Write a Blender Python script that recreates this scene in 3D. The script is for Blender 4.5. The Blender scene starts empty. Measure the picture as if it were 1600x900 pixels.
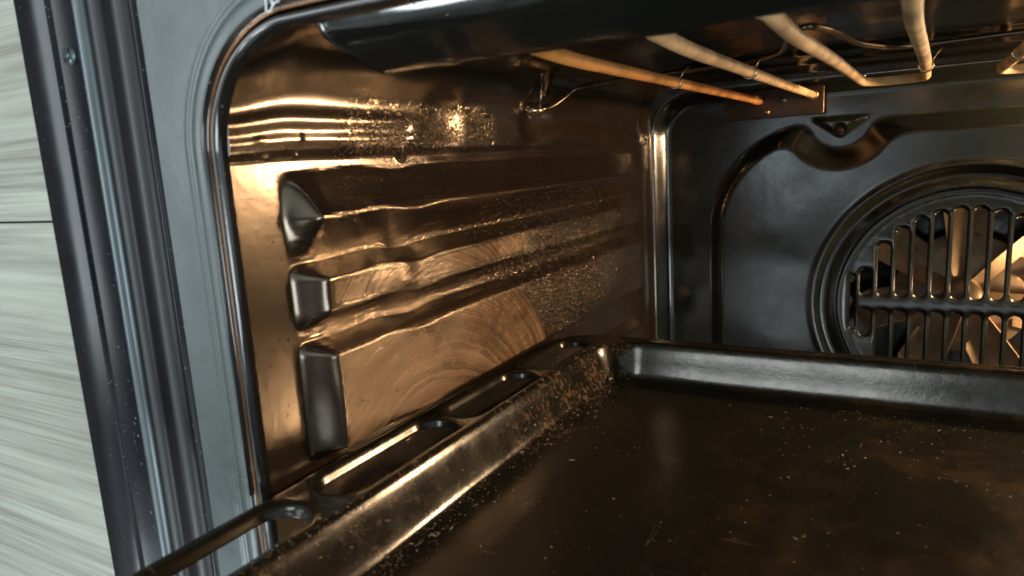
import bpy, bmesh, math, random
from mathutils import Vector, Matrix, noise
from mathutils.geometry import delaunay_2d_cdt
random.seed(7)
PI = math.pi
S = bpy.context.scene
C = S.collection

# ------------------------------------------------------------------ camera
cam = bpy.data.cameras.new('camera'); co = bpy.data.objects.new('camera', cam); C.objects.link(co)
R = Matrix(((0.86733195, -0.03814717, 0.49626614),
            (0.49419388, 0.18464387, -0.84951695),
            (-0.05922583, 0.98206488, 0.17899963)))
M = R.to_4x4(); M.translation = Vector((0.19, -0.148, 0.0)); co.matrix_world = M
cam.sensor_width = 36; cam.lens = 1095 / 1600 * 36
cam.clip_start = 0.005; cam.clip_end = 50
cam.dof.use_dof = True; cam.dof.focus_distance = 0.36; cam.dof.aperture_fstop = 13
S.camera = co

# ------------------------------------------------------------------ light
W = bpy.data.worlds.new('World'); S.world = W; W.use_nodes = True
wn = W.node_tree.nodes; wl = W.node_tree.links
bg = wn['Background']
tc = wn.new('ShaderNodeTexCoord'); wm = wn.new('ShaderNodeMapping')
wnz = wn.new('ShaderNodeTexNoise'); wnz.inputs['Scale'].default_value = 1.6; wnz.inputs['Detail'].default_value = 1.0
wr = wn.new('ShaderNodeValToRGB')
wr.color_ramp.elements[0].position = 0.42; wr.color_ramp.elements[0].color = (0.095, 0.102, 0.098, 1)
wr.color_ramp.elements[1].position = 0.62; wr.color_ramp.elements[1].color = (0.60, 0.70, 0.72, 1)
wl.new(tc.outputs['Generated'], wm.inputs['Vector']); wl.new(wm.outputs['Vector'], wnz.inputs['Vector'])
wl.new(wnz.outputs['Fac'], wr.inputs['Fac']); wl.new(wr.outputs['Color'], bg.inputs['Color'])
bg.inputs['Strength'].default_value = 0.75

def area(name, loc, target, sx, sy, power, color):
    l = bpy.data.lights.new(name, 'AREA'); l.shape = 'RECTANGLE'; l.size = sx; l.size_y = sy
    l.energy = power; l.color = color
    o = bpy.data.objects.new(name, l); C.objects.link(o); o.location = loc
    o.rotation_euler = (Vector(target) - Vector(loc)).to_track_quat('-Z', 'Y').to_euler()
    return o
def point(name, loc, r, power, color):
    l = bpy.data.lights.new(name, 'POINT'); l.shadow_soft_size = r; l.energy = power; l.color = color
    o = bpy.data.objects.new(name, l); C.objects.link(o); o.location = loc
    return o
# kitchen window light (cool) in front of the oven, to the left and low; ceiling light
area('window_light', (-1.5, -1.7, 0.1), (0, 0, 0), 1.2, 1.3, 16, (0.86, 0.96, 1.0))
area('kitchen_light', (-0.15, -1.5, 0.9), (0, 0.1, 0), 0.7, 0.5, 10.5, (0.95, 1.0, 0.96))
area('back_sheen_light', (-0.16, -2.1, -0.10), (0.1, 0.4, -0.02), 0.42, 0.36, 0.8, (0.80, 0.92, 1.0))  # added panel, gives the back wall its cool sheen
area('facet_fill_right', (1.5, -1.1, -0.55), (0.1, 0.1, 0), 0.9, 0.9, 16, (0.88, 0.97, 1.0))  # added fill from the right for rib facets, element bars and fan
area('deflector_patch_light', (-1.15, -1.45, -1.30), (0.08, 0.02, 0.044), 0.42, 0.34, 9.0, (0.85, 0.96, 1.0))  # added low panel, mirrored as a pale patch in the deflector
area('deflector_patch_light', (-0.62, -1.45, -1.30), (0.08, 0.02, 0.044), 0.20, 0.34, 4.2, (0.85, 0.96, 1.0))  # second added panel, for the narrower patch beside it
area('facet_fill_low', (0.05, -1.9, -0.78), (0.0, 0.03, -0.06), 1.0, 0.6, 2.2, (0.82, 0.95, 1.0))  # added low fill, reflected by the front facets of the ribs
LAMP = (0.375, 0.392, 0.022)
point('oven_lamp_light', LAMP, 0.012, 5.2, (1.0, 0.66, 0.37))
point('fan_fill_light', (0.304, 0.450, -0.132), 0.008, 0.24, (1.0, 0.60, 0.30))  # added fill behind the cover to brighten the blades, no real lamp

S.view_settings.view_transform = 'Standard'; S.view_settings.look = 'None'
S.view_settings.gamma = 1; S.view_settings.use_curve_mapping = False
S.view_settings.exposure = 0
S.render.engine = 'CYCLES'

# ------------------------------------------------------------------ materials
def nmat(name):
    m = bpy.data.materials.new(name); m.use_nodes = True
    return m, m.node_tree.nodes, m.node_tree.links, m.node_tree.nodes['Principled BSDF']
def ramp(n, stops):
    r = n.new('ShaderNodeValToRGB')
    while len(r.color_ramp.elements) < len(stops): r.color_ramp.elements.new(0.5)
    for e, (p, c) in zip(r.color_ramp.elements, stops):
        e.position = p; e.color = (c, c, c, 1) if not hasattr(c, '__len__') else (*c, 1)
    return r
def noise_node(n, l, vec, scale, detail=4, rough=0.55, sc3=None):
    t = n.new('ShaderNodeTexNoise'); t.inputs['Scale'].default_value = scale
    t.inputs['Detail'].default_value = detail; t.inputs['Roughness'].default_value = rough
    if sc3:
        mp = n.new('ShaderNodeMapping'); mp.inputs['Scale'].default_value = sc3
        l.new(vec, mp.inputs['Vector']); vec = mp.outputs['Vector']
    l.new(vec, t.inputs['Vector'])
    return t
def mth(n, l, op, a, b=None, clamp=False):
    m = n.new('ShaderNodeMath'); m.operation = op; m.use_clamp = clamp
    for i, v in enumerate((a, b)):
        if v is None: continue
        if isinstance(v, (int, float)): m.inputs[i].default_value = v
        else: l.new(v, m.inputs[i])
    return m.outputs[0]
def mixc(n, l, fac, a, b):
    m = n.new('ShaderNodeMix'); m.data_type = 'RGBA'
    for sock, v in ((m.inputs[0], fac), (m.inputs[6], a), (m.inputs[7], b)):
        if isinstance(v, (int, float)): sock.default_value = v
        elif isinstance(v, tuple): sock.default_value = (*v, 1)
        else: l.new(v, sock)
    return m.outputs[2]
def bump(n, l, h, strength, dist, normal=None):
    b = n.new('ShaderNodeBump'); b.inputs['Strength'].default_value = strength; b.inputs['Distance'].default_value = dist
    l.new(h, b.inputs['Height'])
    if normal is not None: l.new(normal, b.inputs['Normal'])
    return b.outputs['Normal']

def enamel(name, base, spec=0.8, r0=0.12, r1=0.3, bscale=90, bst=0.25, speck=0.3, ior=1.6, speck_col=(0.2, 0.15, 0.1)):
    """vitreous enamel: dark glossy, orange peel, grime that roughens it, fine specks"""
    m, n, l, b = nmat(name)
    tc = n.new('ShaderNodeTexCoord'); v = tc.outputs['Object']
    g = noise_node(n, l, v, 22, 6, 0.62)
    rr = n.new('ShaderNodeMapRange'); rr.inputs[1].default_value = 0.35; rr.inputs[2].default_value = 0.7
    rr.inputs[3].default_value = r0; rr.inputs[4].default_value = r1
    l.new(g.outputs['Fac'], rr.inputs[0]); l.new(rr.outputs[0], b.inputs['Roughness'])
    sp = noise_node(n, l, v, 700, 2, 0.5)
    spr = ramp(n, [(0.70, 0.0), (0.76, 1.0)]); l.new(sp.outputs['Fac'], spr.inputs['Fac'])
    fac = mth(n, l, 'MULTIPLY', spr.outputs['Color'], speck)
    g2 = noise_node(n, l, v, 60, 5, 0.7)
    c1 = mixc(n, l, g2.outputs['Fac'], tuple(x * 0.75 for x in base), tuple(x * 1.3 for x in base))
    l.new(mixc(n, l, fac, c1, speck_col), b.inputs['Base Color'])
    b.inputs['IOR'].default_value = ior
    b.inputs['Specular IOR Level'].default_value = spec
    pe = noise_node(n, l, v, bscale, 3, 0.5)
    nm = bump(n, l, pe.outputs['Fac'], bst, 0.0012)
    nm = bump(n, l, spr.outputs['Color'], 0.25, 0.0004, nm)
    l.new(nm, b.inputs['Normal'])
    return m

def wall_enamel():
    m, n, l, b = nmat('side_wall_enamel')
    tc = n.new('ShaderNodeTexCoord'); v = tc.outputs['Object']
    sep = n.new('ShaderNodeSeparateXYZ'); l.new(v, sep.inputs[0])
    X, Y, Z = sep.outputs
    # base grime and lengthwise rolling streaks
    lng = noise_node(n, l, v, 1, 5, 0.6, (60, 9, 420))
    g = noise_node(n, l, v, 38, 6, 0.65)
    # --- wiped arcs: rings about a point low on the wall, distorted by noise
    wob = noise_node(n, l, v, 30, 3, 0.5)
    def rings(cy, cz, freq, lo, hi, st=1.0):
        dy = mth(n, l, 'SUBTRACT', Y, cy); dz = mth(n, l, 'SUBTRACT', Z, cz)
        dz = mth(n, l, 'MULTIPLY', dz, st)
        d = mth(n, l, 'SQRT', mth(n, l, 'ADD', mth(n, l, 'MULTIPLY', dy, dy), mth(n, l, 'MULTIPLY', dz, dz)))
        d = mth(n, l, 'ADD', d, mth(n, l, 'MULTIPLY', wob.outputs['Fac'], 0.008))
        cmb = n.new('ShaderNodeCombineXYZ'); l.new(mth(n, l, 'MULTIPLY', d, freq), cmb.inputs[0])
        l.new(mth(n, l, 'MULTIPLY', Z, 6.0), cmb.inputs[1])
        t = n.new('ShaderNodeTexNoise'); t.inputs['Scale'].default_value = 1; t.inputs['Detail'].default_value = 5
        t.inputs['Roughness'].default_value = 0.75
        l.new(cmb.outputs[0], t.inputs['Vector'])
        a = n.new('ShaderNodeMapRange'); a.interpolation_type = 'SMOOTHSTEP'
        a.inputs[1].default_value = hi; a.inputs[2].default_value = hi - 0.003
        l.new(d, a.inputs[0])
        return t.outputs['Fac'], a.outputs[0]
    def box(y0, y1, z0, z1, s=0.008):
        out = None
        for sock, lo, hi in ((Y, y0, y1), (Z, z0, z1)):
            for e0, e1 in ((lo, lo + s), (hi, hi - s)):
                a = n.new('ShaderNodeMapRange'); a.interpolation_type = 'SMOOTHSTEP'
                a.inputs[1].default_value = e0; a.inputs[2].default_value = e1
                l.new(sock, a.inputs[0])
                out = a.outputs[0] if out is None else mth(n, l, 'MULTIPLY', out, a.outputs[0])
        return out
    arcs, amask = rings(0.085, -0.160, 380, 0, 0.130, 1.0)
    wiped = mth(n, l, 'MULTIPLY', amask, box(0.030, 0.235, -0.107, -0.062, 0.004))
    arcs2, amask2 = rings(0.10, -0.100, 380, 0, 0.105, 1.0)
    wiped2 = mth(n, l, 'MULTIPLY', amask2, box(0.031, 0.20, -0.050, -0.036, 0.004))
    wiped3 = box(0.055, 0.17, -0.0215, -0.012, 0.006)
    wsum = mth(n, l, 'MAXIMUM', wiped, mth(n, l, 'MAXIMUM', mth(n, l, 'MULTIPLY', wiped2, 0.8), mth(n, l, 'MULTIPLY', wiped3, 0.5)))
    lines = mth(n, l, 'MAXIMUM', mth(n, l, 'MULTIPLY', arcs, wiped), mth(n, l, 'MULTIPLY', arcs2, mth(n, l, 'MAXIMUM', wiped2, wiped3)))
    # --- colour
    c = mixc(n, l, g.outputs['Fac'], (0.012, 0.008, 0.005), (0.035, 0.021, 0.012))
    lr = ramp(n, [(0.34, 0.28), (0.64, 1.0)]); l.new(lines, lr.inputs['Fac'])
    pn = noise_node(n, l, v, 26, 5, 0.7, (1, 1, 1.6)); pr = ramp(n, [(0.36, 0.30), (0.58, 1.0)]); l.new(pn.outputs['Fac'], pr.inputs['Fac'])
    film = mth(n, l, 'MULTIPLY', mth(n, l, 'MULTIPLY', wsum, lr.outputs['Color']), pr.outputs['Color'])
    c = mixc(n, l, film, c, (0.42, 0.25, 0.13))
    sp = noise_node(n, l, v, 420, 2, 0.5); spr = ramp(n, [(0.68, 0.0), (0.74, 1.0)]); l.new(sp.outputs['Fac'], spr.inputs['Fac'])
    c = mixc(n, l, mth(n, l, 'MULTIPLY', spr.outputs['Color'], 0.35), c, (0.008, 0.005, 0.004))
    l.new(c, b.inputs['Base Color'])
    # --- roughness
    fr = n.new('ShaderNodeMapRange'); fr.interpolation_type = 'SMOOTHSTEP'
    fr.inputs[1].default_value = 0.20; fr.inputs[2].default_value = 0.03; fr.inputs[3].default_value = 0.06; fr.inputs[4].default_value = 0.15
    l.new(Y, fr.inputs[0])                                       # more grease towards the door
    r = mth(n, l, 'ADD', fr.outputs[0], mth(n, l, 'MULTIPLY', g.outputs['Fac'], 0.13))
    r = mth(n, l, 'ADD', r, mth(n, l, 'MULTIPLY', film, 0.20))
    l.new(r, b.inputs['Roughness'])
    b.inputs['IOR'].default_value = 2.0; b.inputs['Specular IOR Level'].default_value = 0.8
    b.inputs['Specular Tint'].default_value = (1.0, 0.83, 0.66, 1)
    dr = noise_node(n, l, v, 260, 3, 0.6)
    nm = bump(n, l, lng.outputs['Fac'], 0.02, 0.0008)
    nm = bump(n, l, dr.outputs['Fac'], 0.09, 0.0006, nm)
    nm = bump(n, l, lines, 0.40, 0.0008, nm)
    # lengthwise dried runs in the grooves, beaded film further back
    grv = mth(n, l, 'MULTIPLY', box(0.033, 0.36, -0.20, 0.004, 0.006), mth(n, l, 'SUBTRACT', 1.0, wsum, True))
    run = noise_node(n, l, v, 1, 4, 0.7, (20, 24, 650))
    nm = bump(n, l, mth(n, l, 'MULTIPLY', run.outputs['Fac'], grv), 0.40, 0.0016, nm)
    bead = noise_node(n, l, v, 620, 2, 0.5, (1, 0.8, 1))
    br = ramp(n, [(0.50, 0.0), (0.62, 1.0)]); l.new(bead.outputs['Fac'], br.inputs['Fac'])
    bm_ = mth(n, l, 'MULTIPLY', br.outputs['Color'], mth(n, l, 'MAXIMUM', mth(n, l, 'MULTIPLY', box(0.13, 0.345, -0.112, -0.015, 0.05), mth(n, l, 'SUBTRACT', 1.0, wiped, True)), mth(n, l, 'MULTIPLY', box(0.055, 0.17, 0.002, 0.030, 0.012), 0.7)))
    nm = bump(n, l, bm_, 0.55, 0.0007, nm)
    l.new(nm, b.inputs['Normal'])
    return m

def metal(name, base, r=0.35, met=1.0, mottled=0.3, bst=0.1):
    m, n, l, b = nmat(name)
    tc = n.new('ShaderNodeTexCoord'); v = tc.outputs['Object']
    g = noise_node(n, l, v, 55, 6, 0.65)
    gr = ramp(n, [(0.36, 0.0), (0.50, 0.6), (0.62, 1.0)]); l.new(g.outputs['Fac'], gr.inputs['Fac'])
    c = mixc(n, l, gr.outputs['Color'], tuple(x * (1 - mottled) for x in base), tuple(min(1, x * (1 + mottled * 0.5)) for x in base))
    l.new(c, b.inputs['Base Color']); b.inputs['Metallic'].default_value = met
    l.new(mth(n, l, 'ADD', r - 0.1, mth(n, l, 'MULTIPLY', g.outputs['Fac'], 0.2)), b.inputs['Roughness'])
    f = noise_node(n, l, v, 500, 3, 0.6)
    l.new(bump(n, l, f.outputs['Fac'], bst, 0.0005), b.inputs['Normal'])
    return m

def tray_enamel():
    m, n, l, b = nmat('tray_enamel')
    tc = n.new('ShaderNodeTexCoord'); v = tc.outputs['Object']
    g = noise_node(n, l, v, 14, 7, 0.68); g2 = noise_node(n, l, v, 70, 5, 0.7)
    c = mixc(n, l, g.outputs['Fac'], (0.006, 0.0055, 0.004), (0.024, 0.020, 0.012))
    # burnt-on residue: ragged dark and rusty patches, stronger to the right
    st = noise_node(n, l, v, 30, 8, 0.75); sr = ramp(n, [(0.50, 0.0), (0.60, 1.0)]); l.new(st.outputs['Fac'], sr.inputs['Fac'])
    sep = n.new('ShaderNodeSeparateXYZ'); l.new(v, sep.inputs[0])
    mr = n.new('ShaderNodeMapRange'); mr.inputs[1].default_value = 0.09; mr.inputs[2].default_value = 0.24; l.new(sep.outputs[0], mr.inputs[0])
    c = mixc(n, l, mth(n, l, 'MULTIPLY', mth(n, l, 'MULTIPLY', sr.outputs['Color'], mr.outputs[0]), 0.50), c, (0.085, 0.048, 0.020))
    # pale burnt residue clinging to the left slope and its foot
    lm = n.new('ShaderNodeMapRange'); lm.interpolation_type = 'SMOOTHSTEP'; lm.inputs[1].default_value = 0.062; lm.inputs[2].default_value = 0.040; l.new(sep.outputs[0], lm.inputs[0])
    rs = noise_node(n, l, v, 330, 5, 0.75); rs2 = noise_node(n, l, v, 34, 4, 0.7)
    rsr = ramp(n, [(0.53, 0.0), (0.62, 1.0)]); l.new(mth(n, l, 'ADD', mth(n, l, 'MULTIPLY', rs.outputs['Fac'], 0.6), mth(n, l, 'MULTIPLY', rs2.outputs['Fac'], 0.4)), rsr.inputs['Fac'])
    c = mixc(n, l, mth(n, l, 'MULTIPLY', mth(n, l, 'MULTIPLY', rsr.outputs['Color'], mth(n, l, 'MULTIPLY', lm.outputs[0], mth(n, l, 'GREATER_THAN', sep.outputs[0], 0.031))), 0.55), c, (0.34, 0.20, 0.11))
    for sc3, thr in (((26, 420, 60), 0.70), ((380, 40, 60), 0.71), ((150, 150, 60), 0.74)):
        q = noise_node(n, l, v, 1, 3, 0.6, sc3); qr = ramp(n, [(thr, 0.0), (thr + 0.03, 1.0)]); l.new(q.outputs['Fac'], qr.inputs['Fac'])
        c = mixc(n, l, mth(n, l, 'MULTIPLY', qr.outputs['Color'], 0.30), c, (0.22, 0.15, 0.09))
    # one dark scorched ring patch
    dx = mth(n, l, 'SUBTRACT', sep.outputs[0], 0.158); dy = mth(n, l, 'SUBTRACT', sep.outputs[1], 0.122)
    dd = mth(n, l, 'SQRT', mth(n, l, 'ADD', mth(n, l, 'MULTIPLY', dx, dx), mth(n, l, 'MULTIPLY', dy, dy)))
    dd = mth(n, l, 'ADD', dd, mth(n, l, 'MULTIPLY', mth(n, l, 'SUBTRACT', g2.outputs['Fac'], 0.5), 0.045))
    rg = ramp(n, [(0.0, 0.2), (0.008 / 0.05, 0.35), (0.014 / 0.05, 1.0), (0.022 / 0.05, 0.0)]); l.new(mth(n, l, 'DIVIDE', dd, 0.05), rg.inputs['Fac'])
    c = mixc(n, l, mth(n, l, 'MULTIPLY', rg.outputs['Color'], 0.9), c, (0.003, 0.003, 0.002))
    l.new(c, b.inputs['Base Color'])
    r = mth(n, l, 'ADD', 0.04, mth(n, l, 'MULTIPLY', g2.outputs['Fac'], 0.30)); r = mth(n, l, 'ADD', r, mth(n, l, 'MULTIPLY', rg.outputs['Color'], 0.2))
    l.new(r, b.inputs['Roughness'])
    b.inputs['IOR'].default_value = 1.5; b.inputs['Specular IOR Level'].default_value = 0.5
    f = noise_node(n, l, v, 230, 4, 0.65)
    nm = bump(n, l, f.outputs['Fac'], 0.10, 0.0006)
    sc = noise_node(n, l, v, 1, 4, 0.7, (40, 500, 40))
    nm = bump(n, l, sc.outputs['Fac'], 0.03, 0.0006, nm)
    l.new(nm, b.inputs['Normal'])
    return m

def laminate():
    m, n, l, b = nmat('wood_grain_laminate')
    tc = n.new('ShaderNodeTexCoord'); v = tc.outputs['Object']
    a = noise_node(n, l, v, 1, 6, 0.6, (4, 4, 230)); a2 = noise_node(n, l, v, 1, 4, 0.6, (16, 10, 900))
    br = noise_node(n, l, v, 1, 2, 0.5, (3, 3, 28))
    r1 = ramp(n, [(0.36, (0.18, 0.165, 0.14)), (0.45, (0.29, 0.285, 0.245)), (0.52, (0.37, 0.38, 0.33)), (0.63, (0.48, 0.50, 0.435))])
    mix = mth(n, l, 'ADD', mth(n, l, 'MULTIPLY', a.outputs['Fac'], 0.55), mth(n, l, 'MULTIPLY', a2.outputs['Fac'], 0.25))
    mix = mth(n, l, 'ADD', mix, mth(n, l, 'MULTIPLY', br.outputs['Fac'], 0.20))
    l.new(mix, r1.inputs['Fac']); l.new(r1.outputs['Color'], b.inputs['Base Color'])
    b.inputs['Roughness'].default_value = 0.5
    l.new(bump(n, l, a2.outputs['Fac'], 0.25, 0.0004), b.inputs['Normal'])
    return m

def plain(name, base, r=0.4, met=0.0, spec=0.5, emit=None, es=0, sc=90, var=0.2):
    m, n, l, b = nmat(name)
    tc = n.new('ShaderNodeTexCoord'); v = tc.outputs['Object']
    g = noise_node(n, l, v, sc, 5, 0.65)
    l.new(mixc(n, l, g.outputs['Fac'], tuple(x * (1 - var) for x in base), tuple(min(1, x * (1 + var)) for x in base)), b.inputs['Base Color'])
    l.new(mth(n, l, 'ADD', max(0, r - 0.07), mth(n, l, 'MULTIPLY', g.outputs['Fac'], 0.14)), b.inputs['Roughness'])
    b.inputs['Metallic'].default_value = met; b.inputs['Specular IOR Level'].default_value = spec
    if emit: b.inputs['Emission Color'].default_value = (*emit, 1); b.inputs['Emission Strength'].default_value = es
    return m

M_WALL = wall_enamel()
M_BACK = enamel('back_wall_enamel', (0.013, 0.015, 0.011), 0.9, 0.14, 0.28, 120, 0.05, 0.5)
M_CEIL = enamel('ceiling_enamel', (0.009, 0.007, 0.005), 0.6, 0.12, 0.30, 70, 0.2, 0.3)
M_DEFL = enamel('deflector_enamel', (0.010, 0.011, 0.009), 0.8, 0.08, 0.18, 60, 0.05, 0.05)
M_FLANGE = enamel('front_flange_enamel', (0.066, 0.084, 0.084), 0.6, 0.20, 0.46, 120, 0.06, 0.15, speck_col=(0.4, 0.4, 0.4))
M_LIP = enamel('lip_enamel', (0.018, 0.015, 0.013), 0.6, 0.10, 0.2, 80, 0.05, 0.1, ior=1.9)
M_FRAME = enamel('frame_black_gloss', (0.006, 0.006, 0.010), 0.4, 0.16, 0.26, 60, 0.04, 0.4, speck_col=(0.3, 0.3, 0.32))
M_TRIM = metal('frame_trim_metal', (0.15, 0.18, 0.195), 0.36, 0.8, 0.05, 0.0)
M_SEAL = plain('door_seal_rubber', (0.026, 0.024, 0.028), 0.42, spec=0.6)
M_TRAY = tray_enamel()
M_LAM = laminate()
M_EL = metal('element_sheath', (0.80, 0.53, 0.27), 0.6, 0.0, 0.45, 0.5)
M_EL2 = metal('element_sheath_browned', (0.78, 0.34, 0.09), 0.45, 0.0, 0.45, 0.4)
M_WIRE = metal('support_wire_metal', (0.20, 0.16, 0.11), 0.32, 1.0, 0.2)
M_CLIP = metal('clip_metal', (0.90, 0.70, 0.45), 0.25, 1.0, 0.2)
M_PLATE = metal('bracket_metal', (0.10, 0.06, 0.04), 0.35, 0.7, 0.3)
M_SCREW = metal('screw_metal', (0.70, 0.45, 0.18), 0.3, 1.0, 0.2)
M_FAN = metal('fan_blade_metal', (0.58, 0.46, 0.33), 0.42, 0.55, 0.25, 0.15)
M_GLASS = plain('lamp_cover_glass', (0.9, 0.8, 0.6), 0.15, emit=(1.0, 0.66, 0.33), es=6)
M_INK = plain('white_print', (0.75, 0.82, 0.85), 0.5)
M_DARK = plain('dark_hole', (0.006, 0.006, 0.006), 0.6)
M_CRUMB = plain('crumbs', (0.40, 0.29, 0.19), 0.6, sc=300, var=0.5)
M_DROP = plain('dried_drops', (0.10, 0.06, 0.035), 0.12, spec=1.0, sc=300)

# ------------------------------------------------------------------ object helpers
def thing(name, label, cat, loc=(0, 0, 0), group=None):
    o = bpy.data.objects.new(name, None); C.objects.link(o); o.location = loc; o.empty_display_size = 0.05
    o['label'] = label; o['category'] = cat
    if group: o['group'] = group
    return o
def obj(name, bm, m, parent=None, smooth=True, label=None):
    me = bpy.data.meshes.new(name)
    if isinstance(bm, tuple):
        me.from_pydata(bm[0], [], bm[1])
    else:
        bm.to_mesh(me); bm.free()
    me.materials.append(m)
    if smooth: me.polygons.foreach_set('use_smooth', [True] * len(me.polygons))
    me.update()
    o = bpy.data.objects.new(name, me); C.objects.link(o)
    if parent: o.parent = parent
    if label: o['label'] = label
    return o
def ss(a, b, x):
    t = max(0.0, min(1.0, (x - a) / (b - a))); return t * t * (3 - 2 * t)
def lin(a, b, n): return [a + (b - a) * i / (n - 1) for i in range(n)]
def grid(us, vs, fn, flip=False):
    vv = [fn(u, v) for u in us for v in vs]; nv = len(vs); ff = []
    for i in range(len(us) - 1):
        for j in range(nv - 1):
            q = (i * nv + j, (i + 1) * nv + j, (i + 1) * nv + j + 1, i * nv + j + 1)
            ff.append(q[::-1] if flip else q)
    return vv, ff
def tube_bm(bm, pts, r, seg=12, caps=True):
    pts = [Vector(p) for p in pts]; rings = []; up = None
    for i, p in enumerate(pts):
        d = (pts[min(i + 1, len(pts) - 1)] - pts[max(i - 1, 0)]).normalized()
        if up is None: up = d.orthogonal().normalized()
        up = (up - d * up.dot(d)).normalized(); s = d.cross(up)
        rr = r[i] if isinstance(r, (list, tuple)) else r
        rings.append([bm.verts.new(p + (up * math.cos(2 * PI * k / seg) + s * math.sin(2 * PI * k / seg)) * rr) for k in range(seg)])
    for a, b in zip(rings, rings[1:]):
        for k in range(seg): bm.faces.new((a[k], a[(k + 1) % seg], b[(k + 1) % seg], b[k]))
    if caps:
        bm.faces.new(rings[0][::-1]); bm.faces.new(rings[-1])
def smooth_path(pts, rad=0.01, n=8):
    """fillet the corners of a polyline"""
    pts = [Vector(p) for p in pts]; out = [pts[0]]
    for a, b, c in zip(pts, pts[1:], pts[2:]):
        r = min(rad, (a - b).length * 0.49, (c - b).length * 0.49)
        p = b + (a - b).normalized() * r; q = b + (c - b).normalized() * r
        for k in range(n + 1):
            t = k / n; out.append(p * (1 - t) ** 2 + b * 2 * t * (1 - t) + q * t * t)
    out.append(pts[-1]); return out
def box_bm(bm, x0, x1, y0, y1, z0, z1, bev=0.0):
    r = bmesh.ops.create_cube(bm, size=1.0)
    for v in r['verts']:
        v.co = Vector(((x0 + x1) / 2 + v.co.x * (x1 - x0), (y0 + y1) / 2 + v.co.y * (y1 - y0), (z0 + z1) / 2 + v.co.z * (z1 - z0)))
    if bev > 0:
        es = list({e for v in r['verts'] for e in v.link_edges})
        bmesh.ops.bevel(bm, geom=es, offset=bev, segments=3, profile=0.5, affect='EDGES')
def rrect(x0, z0, x1, z1, r, off=0.0, step=0.003):
    """rounded rectangle loop, grown by off"""
    x0 -= off; z0 -= off; x1 += off; z1 += off; r = max(0.0003, r + off); r = min(r, (x1 - x0) / 2 - 1e-5, (z1 - z0) / 2 - 1e-5)
    P = []
    for cx, cz, a0 in ((x1 - r, z1 - r, 0), (x0 + r, z1 - r, PI / 2), (x0 + r, z0 + r, PI), (x1 - r, z0 + r, 3 * PI / 2)):
        k = max(6, int(r * PI / 2 / min(step, 0.0015)))
        for i in range(k + 1):
            a = a0 + PI / 2 * i / k; P.append((cx + r * math.cos(a), cz + r * math.sin(a)))
    out = []
    for (a, b) in zip(P, P[1:] + P[:1]):
        d = math.dist(a, b)
        if d < 1e-6: continue
        k = max(1, int(d / step))
        for i in range(k): out.append((a[0] + (b[0] - a[0]) * i / k, a[1] + (b[1] - a[1]) * i / k))
    return out
def sd_rr(x, z, x0, z0, x1, z1, r):
    qx = abs(x - (x0 + x1) / 2) - (x1 - x0) / 2 + r; qz = abs(z - (z0 + z1) / 2) - (z1 - z0) / 2 + r
    return math.hypot(max(qx, 0), max(qz, 0)) + min(max(qx, qz), 0) - r
def cdt_sheet(loops, pts, keep, fn):
    """triangulate loops (constraint rings) and loose points, keep faces by centroid, lift with fn"""
    vs = []; es = []
    for L in loops:
        b = len(vs); vs += [Vector(p) for p in L]; es += [(b + i, b + (i + 1) % len(L)) for i in range(len(L))]
    vs += [Vector(p) for p in pts]
    V, E, F, *_ = delaunay_2d_cdt(vs, es, [], 0, 1e-7)
    ff = []
    for f in F:
        cx = sum(V[i].x for i in f) / 3; cy = sum(V[i].y for i in f) / 3
        if keep(cx, cy): ff.append(tuple(f))
    used = sorted({i for f in ff for i in f}); mp = {o: k for k, o in enumerate(used)}
    return [fn(V[i].x, V[i].y) for i in used], [tuple(mp[i] for i in f) for f in ff]

# ------------------------------------------------------------------ OVEN
oven = thing('built_in_oven', 'black enamelled built-in oven with its cavity open and the inside lit amber', 'oven', (0.24, 0.0, -0.25))
oven_off = Matrix.Translation(-Vector(oven.location))
def op(name, bm, m, parent=None, smooth=True, label=None):
    o = obj(name, bm, m, parent or oven, smooth, label)
    if parent is None: o.matrix_parent_inverse = oven_off
    return o
YB = 0.43; ZC = 0.05; ZF = -0.25; XR = 0.48; RA = 0.03

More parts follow.
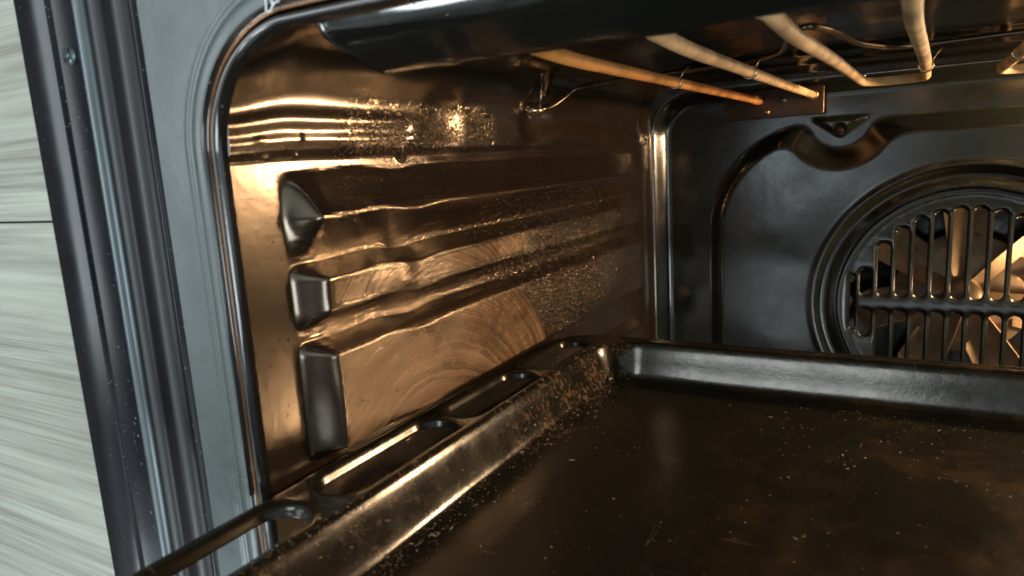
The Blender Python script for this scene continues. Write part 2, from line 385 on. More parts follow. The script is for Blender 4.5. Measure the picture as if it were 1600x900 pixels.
# left side wall with pressed rack supports; parameter s = height, rounded over into the ceiling
def wall_relief(y, z):
    h = 0.0
    e = ss(0.0222, 0.0318, y) * (1 - ss(0.355, 0.368, y))       # pressed field starts behind a flat strip
    def bul(z, lo, lo2, hi2, hi):                                # plateau profile
        return ss(lo, lo2, z) * (1 - ss(hi2, hi, z))
    wob = 0.0013 * math.exp(-((y - 0.085) / 0.011) ** 2) - 0.0009 * math.exp(-((y - 0.062) / 0.010) ** 2)
    zz = z + wob
    f1 = (0.94 * max(0.0, min(1.0, (zz + 0.0300) / 0.0138, (0.0005 - zz) / 0.0158)) + 0.06 * bul(zz, -0.0300, -0.0175, -0.0145, 0.0020)) * 0.0112
    f2 = bul(zz, -0.0570, -0.0490, -0.0378, -0.0315) * 0.0105
    f3 = bul(zz, -0.1060, -0.1000, -0.0655, -0.0600) * 0.0110
    f4 = bul(zz, -0.160, -0.150, -0.132, -0.125) * 0.0105
    # the front ends are sharply sloped facets
    def fr(y, z, zc, hw): return ss(0.0245, 0.0385, y)
    h += e * (f1 + f2 + f3 + f4)
    # pressed notch rows that stop the racks
    h += 0.0010 * math.exp(-((y - 0.072) / 0.007) ** 2) * e * (bul(zz, -0.05, -0.045, -0.02, -0.015))
    gro = e * (1 - ss(0.11, 0.15, y)) * (bul(zz, -0.036, -0.033, -0.024, -0.020) + bul(zz, -0.066, -0.062, -0.052, -0.048))
    h += 0.00055 * gro * math.sin(2 * PI * (zz + 0.0006 * noise.noise(Vector((y * 60, 0, 0)))) / 0.0024) * (0.4 + noise.noise(Vector((y * 45, z * 500, 8.0))))
    # crease and two soft swellings above it
    h += 0.0018 * (1 - ss(0.37, 0.41, y)) * ss(0.0045, 0.0075, z) * (1 - ss(0.030, 0.045, z))
    h += 0.0012 * math.exp(-((z - 0.0185) / 0.0035) ** 2) * (1 - ss(0.08, 0.12, y)) - 0.0006 * (1 - ss(0.36, 0.40, y)) * math.exp(-((z - 0.0068) / 0.0009) ** 2)
    h += 0.0008 * math.exp(-((z - 0.0115) / 0.0025) ** 2) * (1 - ss(0.08, 0.12, y))
    for cy, cz, r, a in ((0.121, 0.0185, 0.020, -0.0012), (0.205, 0.019, 0.016, -0.0012), (0.0990, 0.0125, 0.0070, 0.0008), (0.0905, 0.0052, 0.0042, 0.0011)):
        d = math.hypot(y - cy, z - cz); h += a * (1 - ss(r * 0.2, r, d))
    for cy, cz in ((0.0146, 0.0124), (0.0341, 0.0123), (0.0182, 0.0060), (0.0317, 0.0058)):
        d = math.hypot(y - cy, z - cz); h += 0.0009 * (1 - ss(0.0003, 0.0012, d))
    h += 0.0006 * (noise.noise(Vector((y * 30, z * 55, 3.1)))) * e
    return h
def section(s, y):
    """cross-section of the cavity: s<0.02 straight wall (z=s), then the arc into the ceiling"""
    zt = ZC - RA
    if s <= zt: x, z, nx, nz = 0.0, s, 1.0, 0.0
    else:
        a = min((s - zt) / RA, PI / 2); x = RA - RA * math.cos(a); z = zt + RA * math.sin(a); nx, nz = math.cos(a), -math.sin(a)
        x += max(0, s - zt - RA * PI / 2)
    return x, z, nx, nz
def wall_pt(y, s):
    x, z, nx, nz = section(s, y)
    h = wall_relief(y, s) if s < 0.05 else 0
    k = 0.0065 * ss(YB - 0.012, YB, y) ** 1.8                            # rounds into the back wall
    h += k
    x += nx * h; z += nz * h
    if z > 0: z *= 1 - 0.16 * (1 - ss(0.0, 0.03, y))             # pinched to the front opening
    return (x, y, z)
ys = lin(0.0032, 0.022, 12) + lin(0.0226, 0.036, 32) + lin(0.0370, 0.355, 305) + lin(0.356, YB, 60)
sv = lin(ZF, -0.165, 10) + lin(-0.163, 0.032, 250) + lin(0.0335, ZC - RA + RA * PI / 2, 22)
op('left_side_wall', grid(ys, sv, wall_pt), M_WALL)
# right side wall: mirrored, coarser
def rwall_pt(y, s):
    x, yy, z = wall_pt(y, s); return (XR - x, yy, z)
op('right_side_wall', grid(lin(0.0032, YB, 90), lin(ZF, ZC - RA + RA * PI / 2, 110), rwall_pt, True), M_CEIL)
# ceiling with shallow pressed ribs
def ceil_pt(x, y):
    z = ZC
    if z > 0: z *= 1 - 0.16 * (1 - ss(0.0, 0.03, y))
    e = ss(0.045, 0.07, x) * (1 - ss(0.41, 0.435, x)) * ss(0.06, 0.08, y)
    z += 0.0035 * e * (1 - ss(0.300, 0.312, y)) - 0.003 * e * math.exp(-((y - 0.335) / 0.006) ** 2) - 0.0035 * math.exp(-((y - 0.385) / 0.006) ** 2)
    z -= 0.010 * ss(YB - 0.018, YB, y) ** 2
    z += 0.0004 * noise.noise(Vector((x * 30, y * 30, 0)))
    return (x, y, z)
op('ceiling', grid(lin(RA + 0.0005, XR - RA - 0.0005, 130), lin(0.0032, YB, 200), ceil_pt), M_CEIL)
op('cavity_floor', grid(lin(0.0, XR, 20), lin(0.0032, YB, 20), lambda x, y: (x, y, ZF + 0.001)), M_CEIL)

# back wall: pressed raised field with a dip round the fixing screw, round fan opening
FX, FZ, FR = 0.2226, -0.120, 0.098
DX, DZ, DR = 0.139, 0.014, 0.029
def back_h(x, z):
    d = sd_rr(x, z, 0.050, -0.30, 0.430, 0.0085, 0.075)
    dd = math.hypot(x - DX, (z - DZ) * 1.05) - DR * (1.0)
    k = 0.008; a = -d * 0.8; b = dd * 0.55                                     # smooth intersection (inside field and outside dip)
    hh = max(k - abs(a - b), 0) / k; m = min(a, b) - hh * hh * k * 0.25
    h = 0.0088 * ss(-0.0055, 0.0050, m)
    # triangular web with the screw inside the dip
    w = abs(x - DX) / 0.021 + (0.0170 - z) / 0.0150
    h += 0.0040 * (1 - ss(0.72, 1.02, w)) * (1 - ss(0.0145, 0.0170, z))
    h -= 0.003 * (1 - ss(0.0025, 0.0042, math.hypot(x - DX, z - 0.0085)))
    f = math.hypot(x - FX, z - FZ)
    h -= 0.003 * math.exp(-((f - 0.092) / 0.0042) ** 2)
    h += 0.0014 * math.exp(-((f - 0.0995) / 0.0022) ** 2)
    h += 0.0004 * noise.noise(Vector((x * 22, z * 22, 5)))
    e = sd_rr(x, z, 0.0, -0.30, XR, 0.045, 0.034)                  # rounds forward at the edge
    h += 0.013 * ss(-0.014, 0.0, e) ** 2
    return h
xs = lin(0.0, 0.30, 250) + lin(0.304, XR, 44); zs = lin(ZF, -0.19, 14) + lin(-0.188, 0.052, 210)
V, F = grid(xs, zs, lambda x, z: (x, YB - back_h(x, z), z), True)
F = [q for q in F if math.hypot(sum(V[i][0] for i in q) / 4 - FX, sum(V[i][2] for i in q) / 4 - FZ) > 0.0845]
back = op('back_wall', (V, F), M_BACK)
bm = bmesh.new(); tube_bm(bm, [(DX, YB + 0.001, 0.0085), (DX, YB - 0.0022, 0.0085), (DX, YB - 0.003, 0.0085)], [0.0032, 0.0032, 0.002], 20)
sc = obj('screw', bm, M_PLATE, back)

# fan cover: round pressed disc with long vertical slots cut in two rows
SLW = 0.00400
slots = []
for k in range(12):
    cx = FX + (k - 5.5) * 0.0115
    hz = math.sqrt(max(0, 0.0695 ** 2 - (abs(cx - FX) + 0.0015) ** 2))
    if hz < 0.012: continue
    slots.append((cx - SLW, FZ + 0.0058, cx + SLW, FZ + hz)); slots.append((cx - SLW, FZ - hz, cx + SLW, FZ - 0.0052))
slots.append((FX - 0.0735, FZ - 0.020, FX - 0.0702, FZ + 0.020)); slots.append((FX + 0.0702, FZ - 0.020, FX + 0.0735, FZ + 0.020))
circ = lambda r, n: [(FX + r * math.cos(2 * PI * i / n), FZ + r * math.sin(2 * PI * i / n)) for i in range(n)]
loops = [circ(r, 260) for r in (0.0882, 0.0872, 0.0862, 0.085, 0.0838, 0.0825, 0.081, 0.079)]
for s_ in slots:
    r = (s_[2] - s_[0]) / 2
    for off in (0, 0.0006, 0.0013): loops.append(rrect(*s_, r, off, 0.0025))
def cover_pt(x, z):
    f = math.hypot(x - FX, z - FZ)
    ds = min(sd_rr(x, z, *s_, (s_[2] - s_[0]) / 2) for s_ in slots)
    h = 0.0035 - 0.0055 * ss(0.0825, 0.0882, f) + 0.0012 * ss(0.076, 0.0815, f) * (1 - ss(0.082, 0.085, f))
    h -= 0.0016 * (1 - ss(0, 0.0019, ds))
    return (x, YB - 0.0025 - h, z)
gp = []
for i in range(-30, 31):
    for j in range(-30, 31):
        x, z = FX + i * 0.0028, FZ + j * 0.0028
        if math.hypot(x - FX, z - FZ) < 0.078 and min(sd_rr(x, z, *s_, (s_[2] - s_[0]) / 2) for s_ in slots) > 0.0022: gp.append((x, z))
kp = lambda x, z: math.hypot(x - FX, z - FZ) < 0.0882 and all(sd_rr(x, z, *s_, (s_[2] - s_[0]) / 2) > -1e-6 for s_ in slots)
cov = op('fan_cover', cdt_sheet(loops, gp, kp, cover_pt), M_BACK)
sol = cov.modifiers.new('thick', 'SOLIDIFY'); sol.thickness = 0.0012; sol.offset = -1

# fan behind the cover
bm = bmesh.new()
tube_bm(bm, [(FX, 0.478, FZ), (FX, 0.4745, FZ), (FX, 0.4735, FZ)], [0.046, 0.046, 0.045], 48)
tube_bm(bm, [(FX, 0.474, FZ), (FX, 0.461, FZ), (FX, 0.4585, FZ), (FX, 0.4575, FZ)], [0.0135, 0.0125, 0.010, 0.004], 24)
tube_bm(bm, [(FX, 0.458, FZ), (FX, 0.4525, FZ)], [0.0052, 0.0052], 6)
fan = op('fan', bm, M_FAN)
NB = 7
for k in range(NB):
    a = 2 * PI * k / NB + 0.10
    rot = Matrix.Rotation(a, 4, 'Y'); tr = Matrix.Translation((FX, 0.470, FZ))
    bm = bmesh.new()
    # flat web from hub outwards, widening, then a folded paddle along one edge
    outl = [(0.010, -0.006), (0.034, -0.0125), (0.060, -0.0175), (0.0695, -0.014), (0.0735, -0.002), (0.071, 0.009), (0.034, 0.008), (0.010, 0.006)]
    tilt = Matrix.Rotation(math.radians(38), 4, 'X')
    for off in (0, ):
        vs = [bm.verts.new((x, 0.0, z)) for x, z in outl]; bm.faces.new(vs)
    e0 = [bm.verts.new((x, -0.013 * min(1, (x - 0.008) / 0.02), z - 0.001)) for x, z in outl[1:4]]
    base = [vs[1], vs[2], vs[3]]
    bm.faces.new((base[0], e0[0], e0[1], base[1])); bm.faces.new((base[1], e0[1], e0[2], base[2]))
    bmesh.ops.transform(bm, matrix=tr @ rot @ tilt, verts=bm.verts)
    bmesh.ops.solidify(bm, geom=bm.faces[:], thickness=0.0008)
    obj('blade', bm, M_FAN, fan, smooth=False)
# fan chamber (back plate and round skirt)
bm = bmesh.new()
ring = [[bm.verts.new((FX + r * math.cos(2 * PI * i / 64), y, FZ + r * math.sin(2 * PI * i / 64))) for i in range(64)] for r, y in ((0.096, 0.4305), (0.105, 0.440), (0.108, 0.486), (0.104, 0.490), (0.03, 0.490), (0.001, 0.490))]
for a, b in zip(ring, ring[1:]):
    for k in range(64): bm.faces.new((a[k], a[(k + 1) % 64], b[(k + 1) % 64], b[k]))
op('fan_chamber', bm, M_CEIL)

# opening: rounded lip swept round the front of the cavity, and the flange round it
OX0, OX1, OZ0, OZ1, OR = 0.0, XR, -0.258, 0.041, 0.035
prof = [(-0.0004, 0.0040), (0.0000, 0.0022), (0.0006, 0.0006), (0.0015, -0.0002), (0.0025, 0.0002), (0.0031, 0.0014), (0.0034, 0.0042), (0.0037, 0.0062),
        (0.0040, 0.0045), (0.0042, 0.0018), (0.0047, 0.0008), (0.0052, 0.0018), (0.0055, 0.0026), (0.0058, 0.0010), (0.0064, 0.0000)]
def sweep(profile, step=0.006, skip_bottom=False):
    L = [rrect(OX0, OZ0, OX1, OZ1, OR, 0, step)]
    base = rrect(OX0, OZ0, OX1, OZ1, OR, 0, step); n = len(base); nor = []
    for i in range(n):
        a = base[i - 1]; b = base[(i + 1) % n]; t = Vector((b[0] - a[0], b[1] - a[1])).normalized(); nor.append((t.y, -t.x))
    vv = [(base[i][0] + nor[i][0] * o, y, base[i][1] + nor[i][1] * o) for o, y in profile for i in range(n)]
    ff = []
    for j in range(len(profile) - 1):
        for i in range(n):
            k = (i + 1) % n; ff.append((j * n + i, j * n + k, (j + 1) * n + k, (j + 1) * n + i))
    return vv, ff
lip = op('opening_lip', sweep(prof[:10]), M_LIP)
obj('seam_bead', sweep(prof[9:12]), metal('seam_reflection_tint', (0.20, 0.10, 0.05), 0.25, 1.0, 0.2, 0.0), lip)  # brown-gold colour stands for the reflection of the lamp-lit wall
obj('outer_bead', sweep(prof[11:]), M_LIP, lip)
# flange: gray enamel sheet with two fine pressed lines that follow the corner
fl = [(0.0064, 0.0), (0.0072, -0.0003), (0.0102, -0.0003), (0.0109, -0.0001), (0.0115, 0.0002), (0.0121, 0.0001), (0.0125, 0.0000), (0.0129, 0.0001), (0.0136, 0.0002), (0.0143, -0.0001), (0.0152, -0.0003)]
V, F = sweep(fl)
fo = sweep([(0.0152, -0.0003)])[0]; n = len(fo); b0 = len(V)
outer = [];
for (x, y, z) in fo:
    # push outwards to a rectangle
    outer.append((min(max(x, -0.0285), 0.52) if OZ0 < z < OZ1 - OR + 0.0001 else x, y, z))
loops = [[(p[0], p[2]) for p in fo], [(-0.0285, -0.40), (0.56, -0.40), (0.56, 0.20), (-0.0285, 0.20)]]
V2, F2 = cdt_sheet(loops, [(-0.0285, z) for z in lin(-0.38, 0.18, 40)], lambda x, z: -0.0285 < x < 0.56 and -0.4 < z < 0.2 and sd_rr(x, z, OX0 - 0.0152, OZ0 - 0.0152, OX1 + 0.0152, OZ1 + 0.0152, OR + 0.0152) > 0, lambda x, z: (x, -0.0003, z))
b0 = len(V); V = V + V2; F = F + [tuple(i + b0 for i in f) for f in F2]
flange = op('front_flange', (V, F), M_FLANGE)
# printed marks on the flange, cut by the top of the picture
def px(p, q): # flange coordinates of the print strokes (millimetres from the first mark's corner)
    return (0.0290 + p * 0.00095, 0.0442 + q * 0.00095)
bm = bmesh.new()
def stroke(bm, pts, w=0.00030, y=-0.00062):
    for (a, b) in zip(pts, pts[1:]):
        a = Vector((a[0], a[1])); b = Vector((b[0], b[1])); d = (b - a).normalized(); nn = Vector((-d.y, d.x)) * w; e = d * w * 0.5
        q = [a - e + nn, a - e - nn, b + e - nn, b + e + nn]; bm.faces.new([bm.verts.new((v.x, y, v.y)) for v in q])
stroke(bm, [px(0.9, 4.6), px(0.5, 0.9), px(2.3, 0.8), px(3.4, 2.2), px(3.3, 4.6)])
stroke(bm, [px(3.4, 2.2), px(4.9, 3.0), px(6.2, 3.0), px(6.5, 5.0)], y=-0.00066)
stroke(bm, [px(10.2, 4.4), px(12.4, 4.7), px(14.0, 5.3)], y=-0.00064)
stroke(bm, [px(13.6, 5.2), px(15.2, 4.6), px(16.4, 5.1), px(16.2, 6.5)], y=-0.00068)
obj('printed_mark', bm, M_INK, flange, False)

# front frame left of the flange: extruded profiles (x, y), y negative = towards the camera
def extrude(profile, z0=-0.42, z1=0.22, nz=2):
    return grid(profile, lin(z0, z1, nz), lambda p, z: (p[0], p[1], z), True)
def arc(cx, cy, r, a0, a1, n=12):
    return [(cx + r * math.cos(a0 + (a1 - a0) * i / (n - 1)), cy + r * math.sin(a0 + (a1 - a0) * i / (n - 1))) for i in range(n)]
op('inner_frame', extrude([(-0.0285, -0.0003), (-0.0292, 0.0006), (-0.0300, 0.0008), (-0.0312, -0.0004), (-0.0318, -0.0006), (-0.0328, 0.0004), (-0.0335, 0.0014)]), M_FRAME)
op('door_seal', extrude([(-0.0335, 0.0016)] + [(-0.0378 + 0.0042 * math.cos(a), 0.0014 - 0.0036 * math.sin(a)) for a in lin(0.05, PI - 0.05, 16)] + [(-0.0425, 0.0030), (-0.0440, 0.0060), (-0.0475, 0.0062), (-0.0490, 0.0030)] +
   [(-0.0528 + 0.0034 * math.cos(a), 0.0014 - 0.0026 * math.sin(a)) for a in lin(0.05, PI - 0.05, 14)] + [(-0.0568, 0.0024)]), M_SEAL)
op('trim_bead', extrude([(-0.0568, 0.0028)] + [(-0.0600 + 0.0030 * math.cos(a), 0.0006 - 0.0030 * math.sin(a)) for a in lin(0.0, PI, 18)] + [(-0.0632, 0.0030)]), M_TRIM)
op('outer_frame', extrude([(-0.0630, 0.0016), (-0.0640, 0.0006), (-0.0775, 0.0002), (-0.0782, -0.0002), (-0.0788, -0.0010), (-0.0796, -0.0013), (-0.0980, -0.0016), (-0.0990, -0.0012), (-0.0997, 0.0), (-0.0999, 0.012)]), M_FRAME)
bm = bmesh.new(); tube_bm(bm, [(-0.0712, 0.0016, 0.0455), (-0.0712, -0.0006, 0.0455), (-0.0712, -0.0012, 0.0455), (-0.0712, -0.0004, 0.0455)], [0.0034, 0.0034, 0.0022, 0.0011], 20)
op('frame_screw', bm, M_TRIM)

# heat deflector under the front of the ceiling
dp = [(0.0140, 0.0480), (0.0165, 0.0492), (0.0185, 0.0490), (0.0197, 0.0480), (0.0206, 0.0460), (0.0217, 0.0436), (0.0236, 0.0410), (0.0268, 0.0384), (0.0308, 0.0357), (0.0348, 0.0334), (0.0382, 0.0315), (0.0402, 0.0307), (0.0424, 0.0304), (0.0440, 0.0320), (0.0447, 0.0345), (0.0447, 0.047), (0.030, 0.0492), (0.02, 0.0497)]
def defl(x, i):
    y, z = dp[i]
    f = ss(0.020, 0.040, y)
    x += 0.0085 * f * (1 - ss(0.0285, 0.09, x))                   # the left end is cut on a slant
    nt = 0                                                        # two shallow notches where element legs pass
    for c_, w_ in ((0.166, 0.032), (0.222, 0.022)):
        nt = max(nt, 1 - ss(w_ * 0.75, w_, abs(x - c_)))
    z += 0.0009 * nt * f
    return (x, y, z + 0.0003 * noise.noise(Vector((x * 25, y * 30, 2))))
V, F = grid(lin(0.0268, 0.452, 190), list(range(len(dp))), defl)
nv = len(dp); F += [tuple(range(nv))[::-1], tuple(range(len(V) - nv, len(V)))]
op('heat_deflector', (V, F), M_DEFL)

# grill element: one long serpentine rod, outer loop and inner loop, legs running front to back
ZE = 0.034
def leg_path(pts, r): return smooth_path([(x, y, z) for x, y, z in pts], r, 9)
inner = [(0.121, 0.421, ZE), (0.120, 0.30, ZE), (0.1195, 0.100, ZE), (0.1195, 0.0480, ZE + 0.0022), (0.153, 0.0480, ZE + 0.0022), (0.1535, 0.100, ZE), (0.157, 0.20, ZE), (0.159, 0.350, ZE), (0.192, 0.352, ZE),
         (0.191, 0.24, ZE), (0.187, 0.100, ZE), (0.187, 0.0480, ZE + 0.0022), (0.2270, 0.0480, ZE + 0.0022), (0.2275, 0.100, ZE), (0.228, 0.356, ZE), (0.262, 0.356, ZE), (0.262, 0.050, ZE + 0.006), (0.300, 0.050, ZE + 0.006),
         (0.300, 0.352, ZE), (0.332, 0.352, ZE), (0.332, 0.06, ZE), (0.362, 0.06, ZE), (0.362, 0.30, ZE), (0.362, 0.340, ZE)]
bm = bmesh.new(); tube_bm(bm, leg_path(inner, 0.017), 0.0026, 18)
elem = op('grill_element', bm, M_EL)
bm = bmesh.new()
tube_bm(bm, leg_path([(0.083, 0.416, ZE - 0.001), (0.081, 0.35, ZE), (0.0812, 0.090, ZE), (0.0812, 0.0480, ZE + 0.0022), (0.105, 0.0480, ZE + 0.0022), (0.105, 0.0480, ZE + 0.010), (0.40, 0.0480, ZE + 0.010), (0.40, 0.30, ZE)], 0.016), 0.0026, 18)
tube_bm(bm, [(0.0835, 0.4225, ZE - 0.001), (0.0832, 0.405, ZE - 0.001), (0.0830, 0.398, ZE - 0.0008)], [0.0032, 0.0032, 0.0027], 18)
el2 = op('grill_element_outer', bm, M_EL2, label='browned orange outer rod of the grill element')
bm = bmesh.new(); tube_bm(bm, [(0.121, 0.4235, ZE), (0.121, 0.4195, ZE), (0.121, 0.4188, ZE)], [0.0042, 0.0042, 0.0034], 18)
obj('collar', bm, M_SCREW, elem)
# clips that hang the legs from the support wire
def clip(x, y, par, ang=0):
    bm = bmesh.new()
    for sh in (0.0, 0.0011):
        tube_bm(bm, [(x + 0.0030 * math.cos(a), y + sh, ZE + 0.0030 * math.sin(a)) for a in lin(PI * 0.62, PI * 2.38, 20)], 0.00055, 8)
    tube_bm(bm, smooth_path([(x + 0.0028, y + 0.0005, ZE + 0.0022), (x + 0.0042, y + 0.0015, ZE + 0.0055), (x + 0.0062, y + 0.006, ZE + 0.0078)], 0.002, 5), 0.00055, 8)
    obj('clip', bm, M_CLIP, par)
clip(0.0811, 0.2150, el2); clip(0.1197, 0.2045, elem); clip(0.1915, 0.268, elem); clip(0.2279, 0.25, elem)
wire = [(0.0060, 0.2060, 0.0262), (0.0075, 0.2230, 0.0285), (0.0150, 0.2390, 0.0392), (0.030, 0.233, 0.0400), (0.0584, 0.2285, 0.0400), (0.0793, 0.2260, 0.0400), (0.1189, 0.2150, 0.0400), (0.1345, 0.1990, 0.0402), (0.1470, 0.1420, 0.0402), (0.1545, 0.1270, 0.0402),
        (0.1600, 0.1460, 0.0402), (0.1660, 0.2010, 0.0402), (0.1760, 0.2270, 0.0402), (0.1917, 0.2330, 0.0402), (0.2262, 0.2270, 0.0402), (0.34, 0.222, 0.0402), (0.455, 0.222, 0.0402)]
bm = bmesh.new(); tube_bm(bm, smooth_path(wire, 0.012, 6), 0.0012, 10)
w = op('support_wire', bm, M_WIRE)
bm = bmesh.new(); tube_bm(bm, [(0.0015, 0.2005, 0.0262), (0.0060, 0.2045, 0.0262), (0.0085, 0.2075, 0.0262)], [0.0022, 0.0022, 0.0020], 14)
obj('wire_eyelet', bm, M_CLIP, w)
bm = bmesh.new(); tube_bm(bm, smooth_path([(0.0075, 0.206, 0.0275), (0.0085, 0.2075, 0.0385), (0.013, 0.20, 0.0450)], 0.004, 4), 0.0010, 8)
obj('hook', bm, M_WIRE, w)
bm = bmesh.new(); tube_bm(bm, [(x, 0.4085, 0.0440) for x in lin(0.148, 0.27, 20)], 0.0011, 10); tube_bm(bm, [(0.155, 0.4085, 0.0440), (0.155, 0.4085, 0.0415)], 0.0014, 8)
op('rear_joint_highlight', bm, metal('joint_highlight_metal', (0.55, 0.52, 0.48), 0.25, 1.0, 0.1))  # bright tube stands for the highlight along the ceiling/back joint
# bracket plate with its screw on the back wall
bm = bmesh.new(); box_bm(bm, 0.058, 0.1290, 0.4195, 0.4213, 0.0198, 0.0405, 0.0008)
pl = op('element_bracket', bm, M_PLATE)
bm = bmesh.new(); tube_bm(bm, [(0.0898, 0.4200, 0.0240), (0.0898, 0.4172, 0.0240), (0.0898, 0.4160, 0.0240)], [0.0020, 0.0020, 0.0010], 14)
obj('screw', bm, M_SCREW, pl)
bm = bmesh.new(); tube_bm(bm, [(0.1010, 0.4198, 0.0322), (0.1010, 0.4185, 0.0322), (0.1010, 0.4180, 0.0322)], [0.0024, 0.0022, 0.0010], 14)
obj('rivet', bm, M_TRIM, pl)
# oven lamp on the back wall, upper right (outside the picture, lights the cavity)
bm = bmesh.new(); tube_bm(bm, [(LAMP[0], 0.4295, LAMP[2]), (LAMP[0], 0.424, LAMP[2]), (LAMP[0], 0.4205, LAMP[2]), (LAMP[0], 0.4190, LAMP[2])], [0.022, 0.021, 0.015, 0.004], 32)
op('lamp_cover', bm, M_GLASS)
# outer box so the cavity is closed from behind
bm = bmesh.new(); box_bm(bm, -0.03, 0.51, 0.50, 0.503, -0.40, 0.10); op('rear_casing', bm, M_DARK, smooth=False)
bm = bmesh.new(); box_bm(bm, -0.0998, -0.0275, 0.012, 0.015, -0.42, 0.22); op('frame_backing', bm, M_DARK, smooth=False)

# ------------------------------------------------------------------ BAKING TRAY
ZT = -0.108; ZB = -0.127
IX0, IX1, IY0, IY1, IR = 0.0375, 0.4205, -0.114, 0.2225, 0.020
TX0, TX1, TY0, TY1, TR = 0.0010, 0.4570, -0.134, 0.2390, 0.026
tslots = [(0.0092, -0.068, 0.0272, -0.001), (0.0092, 0.0125, 0.0272, 0.0825), (0.0098, 0.0895, 0.0276, 0.1545), (0.0104, 0.1630, 0.0268, 0.2195)]
tslots += [(0.458 - c_, b_, 0.458 - a_, d_) for a_, b_, c_, d_ in tslots]
tsr = lambda s_: (s_[2] - s_[0]) / 2
def tray_pt(x, y):
    di = sd_rr(x, y, IX0, IY0, IX1, IY1, IR); do = sd_rr(x, y, TX0, TY0, TX1, TY1, TR)
    wx = 0.0085 * (1 - ss(-0.0085, 0.0, di))
    z = ZT
    t = max(0.0, min(1.0, (di + 0.0065) / 0.0105))
    if di < 0.004: z = ZB + (ZT - ZB) * ss(0, 1, t)
    z += 0.0009 * math.exp(-((di - 0.0045) / 0.0030) ** 2)        # raised bead round the basin
    z -= 0.0042 * ss(-0.0025, 0.0, do) ** 2 - 0.0006 * math.exp(-((do + 0.0045) / 0.002) ** 2)
    if x < 0.04 or x > 0.418:
        ds = min(sd_rr(x, y, *s_, tsr(s_)) for s_ in tslots)
        z -= 0.0034 * (1 - ss(-0.0002, 0.0022, ds)) ** 1.4
        z += 0.0005 * math.exp(-((ds - 0.0045) / 0.002) ** 2)
    z += 0.00018 * noise.noise(Vector((x * 25, y * 25, 1)))
    return (x, y, z)
loops = []
for off in (0, -0.0004, -0.0008, -0.0012, -0.0017, -0.0024, -0.0035, -0.0048): loops.append(rrect(TX0, TY0, TX1, TY1, TR, off, 0.003))
for off in (0.0042, 0.0032, 0.0024, 0.0012, 0.0, -0.0012, -0.0024, -0.0036, -0.0046, -0.0056, -0.0066, -0.008): loops.append(rrect(IX0, IY0, IX1, IY1, IR, off, 0.003))
for s_ in tslots:
    for off in (0, 0.0004, 0.0009, 0.0014, 0.002, 0.0027, 0.0034): loops.append(rrect(*s_, tsr(s_), off, 0.002))
gp = []
x = TX0 + 0.005
for i in range(160):
    for j in range(160):
        x = TX0 + i * 0.00286; y = TY0 + j * 0.0028
        di = sd_rr(x, y, IX0, IY0, IX1, IY1, IR); do = sd_rr(x, y, TX0, TY0, TX1, TY1, TR)
        if do > -0.006: continue
        if -0.0095 < di < 0.0055: continue
        if di > 0 and min(sd_rr(x, y, *s_, tsr(s_)) for s_ in tslots) < 0.0045: continue
        if di < -0.02 and (i % 3 or j % 3): continue
        gp.append((x, y))
kp = lambda x, y: sd_rr(x, y, TX0, TY0, TX1, TY1, TR) < 1e-6 and all(sd_rr(x, y, *s_, tsr(s_)) > -1e-6 for s_ in tslots)
tray = obj('baking_tray', cdt_sheet(loops, gp, kp, tray_pt), M_TRAY)
sol = tray.modifiers.new('thick', 'SOLIDIFY'); sol.thickness = 0.0009; sol.offset = -1
tray['label'] = 'black enamel baking tray with long slots in its left rim, half pulled out'; tray['category'] = 'baking tray'

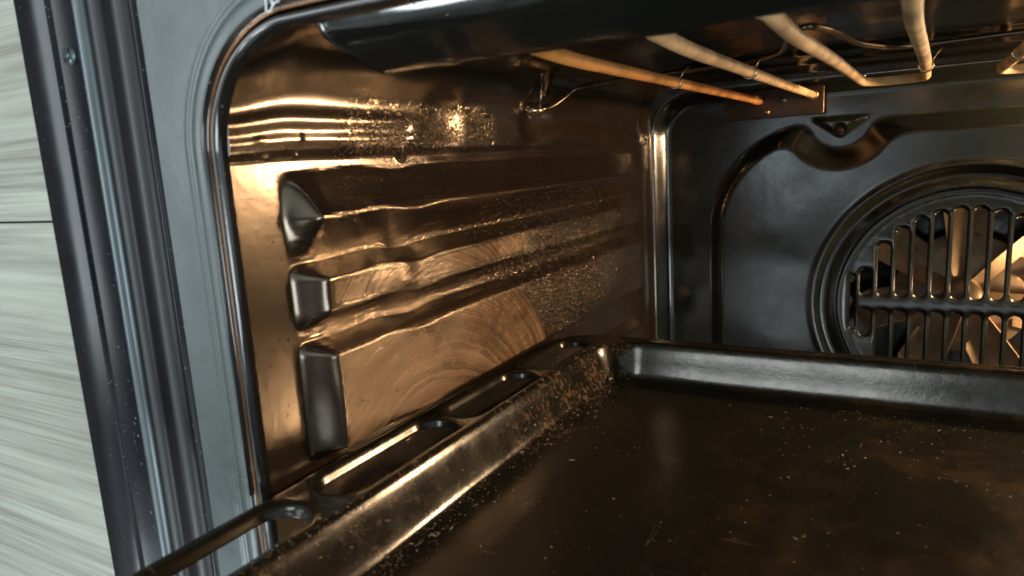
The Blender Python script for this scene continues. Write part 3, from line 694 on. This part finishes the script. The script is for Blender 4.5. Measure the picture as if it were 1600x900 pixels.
# crumbs and burnt specks lying in the tray
def blob(bm, p, r, flat=0.5, stretch=1.0, axis='Z'):
    rs = bmesh.ops.create_icosphere(bm, subdivisions=1, radius=r)['verts']
    a = random.random() * 6.28; ca, sa = math.cos(a), math.sin(a)
    for v in rs:
        q = v.co * (1 + random.uniform(-0.25, 0.25)); q.x *= stretch
        q = Vector((q.x * ca - q.y * sa, q.x * sa + q.y * ca, q.z * flat))
        if axis == 'X': q = Vector((q.z, q.x, q.y))
        v.co = q + Vector(p)
bm = bmesh.new()
for i in range(2600):
    u = random.random()
    r = 0.00006 + 0.00009 * random.random() + 0.00030 * random.random() ** 9
    if u < 0.42:   # along the inner left slope
        x = random.gauss(0.041, 0.0055); y = random.uniform(-0.05, 0.21); r *= 1.25
    elif u < 0.60:
        x = random.uniform(0.14, 0.28); y = 0.205 - abs(random.gauss(0, 0.03))
    else:
        x = random.uniform(0.04, 0.30); y = random.uniform(-0.06, 0.21)
    if noise.noise(Vector((x * 45, y * 45, 4))) < random.uniform(-0.5, 0.25): continue
    p = tray_pt(x, y)
    if min(sd_rr(x, y, *s_, tsr(s_)) for s_ in tslots) < 0.001: continue
    blob(bm, (p[0], p[1], p[2] + r * 0.2), r, 0.4, random.choice((1, 1, 1.6, 2.4, 4.0)))
cr = obj('crumbs', bm, M_CRUMB); cr['kind'] = 'stuff'; cr['label'] = 'pale crumbs and dried specks scattered over the dark tray'; cr['category'] = 'crumbs'
# dried drops on the side wall
bm = bmesh.new()
for i in range(5200):
    u = random.random()
    if u < 0.62: y = random.uniform(0.13, 0.35); s = random.uniform(-0.10, -0.018)
    elif u < 0.82: y = random.uniform(0.05, 0.14); s = random.gauss(0.012, 0.006)
    else: y = random.uniform(0.01, 0.36); s = random.uniform(-0.09, 0.03)
    p = wall_pt(y, s); r = random.uniform(0.00014, 0.00044)
    blob(bm, (p[0] + r * 0.1, p[1], p[2]), r, 0.45, 1.0, 'X')
dr = obj('dried_drops', bm, M_DROP); dr['kind'] = 'stuff'; dr['label'] = 'fine dried droplets clinging to the ribbed left side wall'; dr['category'] = 'droplets'

# ------------------------------------------------------------------ KITCHEN CABINET FRONTS left of the oven
cab = thing('kitchen_cabinet', 'pale wood-grain kitchen cabinet fronts standing left of the black oven', 'cabinet', (-0.36, 0.0, -0.60))
cab_off = Matrix.Translation(-Vector(cab.location))
def cpart(name, bm, m, label=None):
    o = obj(name, bm, m, cab, False, label); o.matrix_parent_inverse = cab_off
    return o
bm = bmesh.new(); box_bm(bm, -0.62, -0.1016, 0.0, 0.018, -0.0126, 0.40, 0.0005); cpart('cabinet_front', bm, M_LAM, 'upper front above the thin horizontal gap')
bm = bmesh.new(); box_bm(bm, -0.62, -0.1016, 0.0, 0.018, -0.60, -0.0133, 0.0005); cpart('cabinet_front', bm, M_LAM, 'lower front below the thin horizontal gap')
bm = bmesh.new(); box_bm(bm, -0.62, -0.1000, 0.020, 0.03, -0.60, 0.40); cpart('carcass', bm, plain('carcass_board', (0.12, 0.12, 0.11), 0.6))
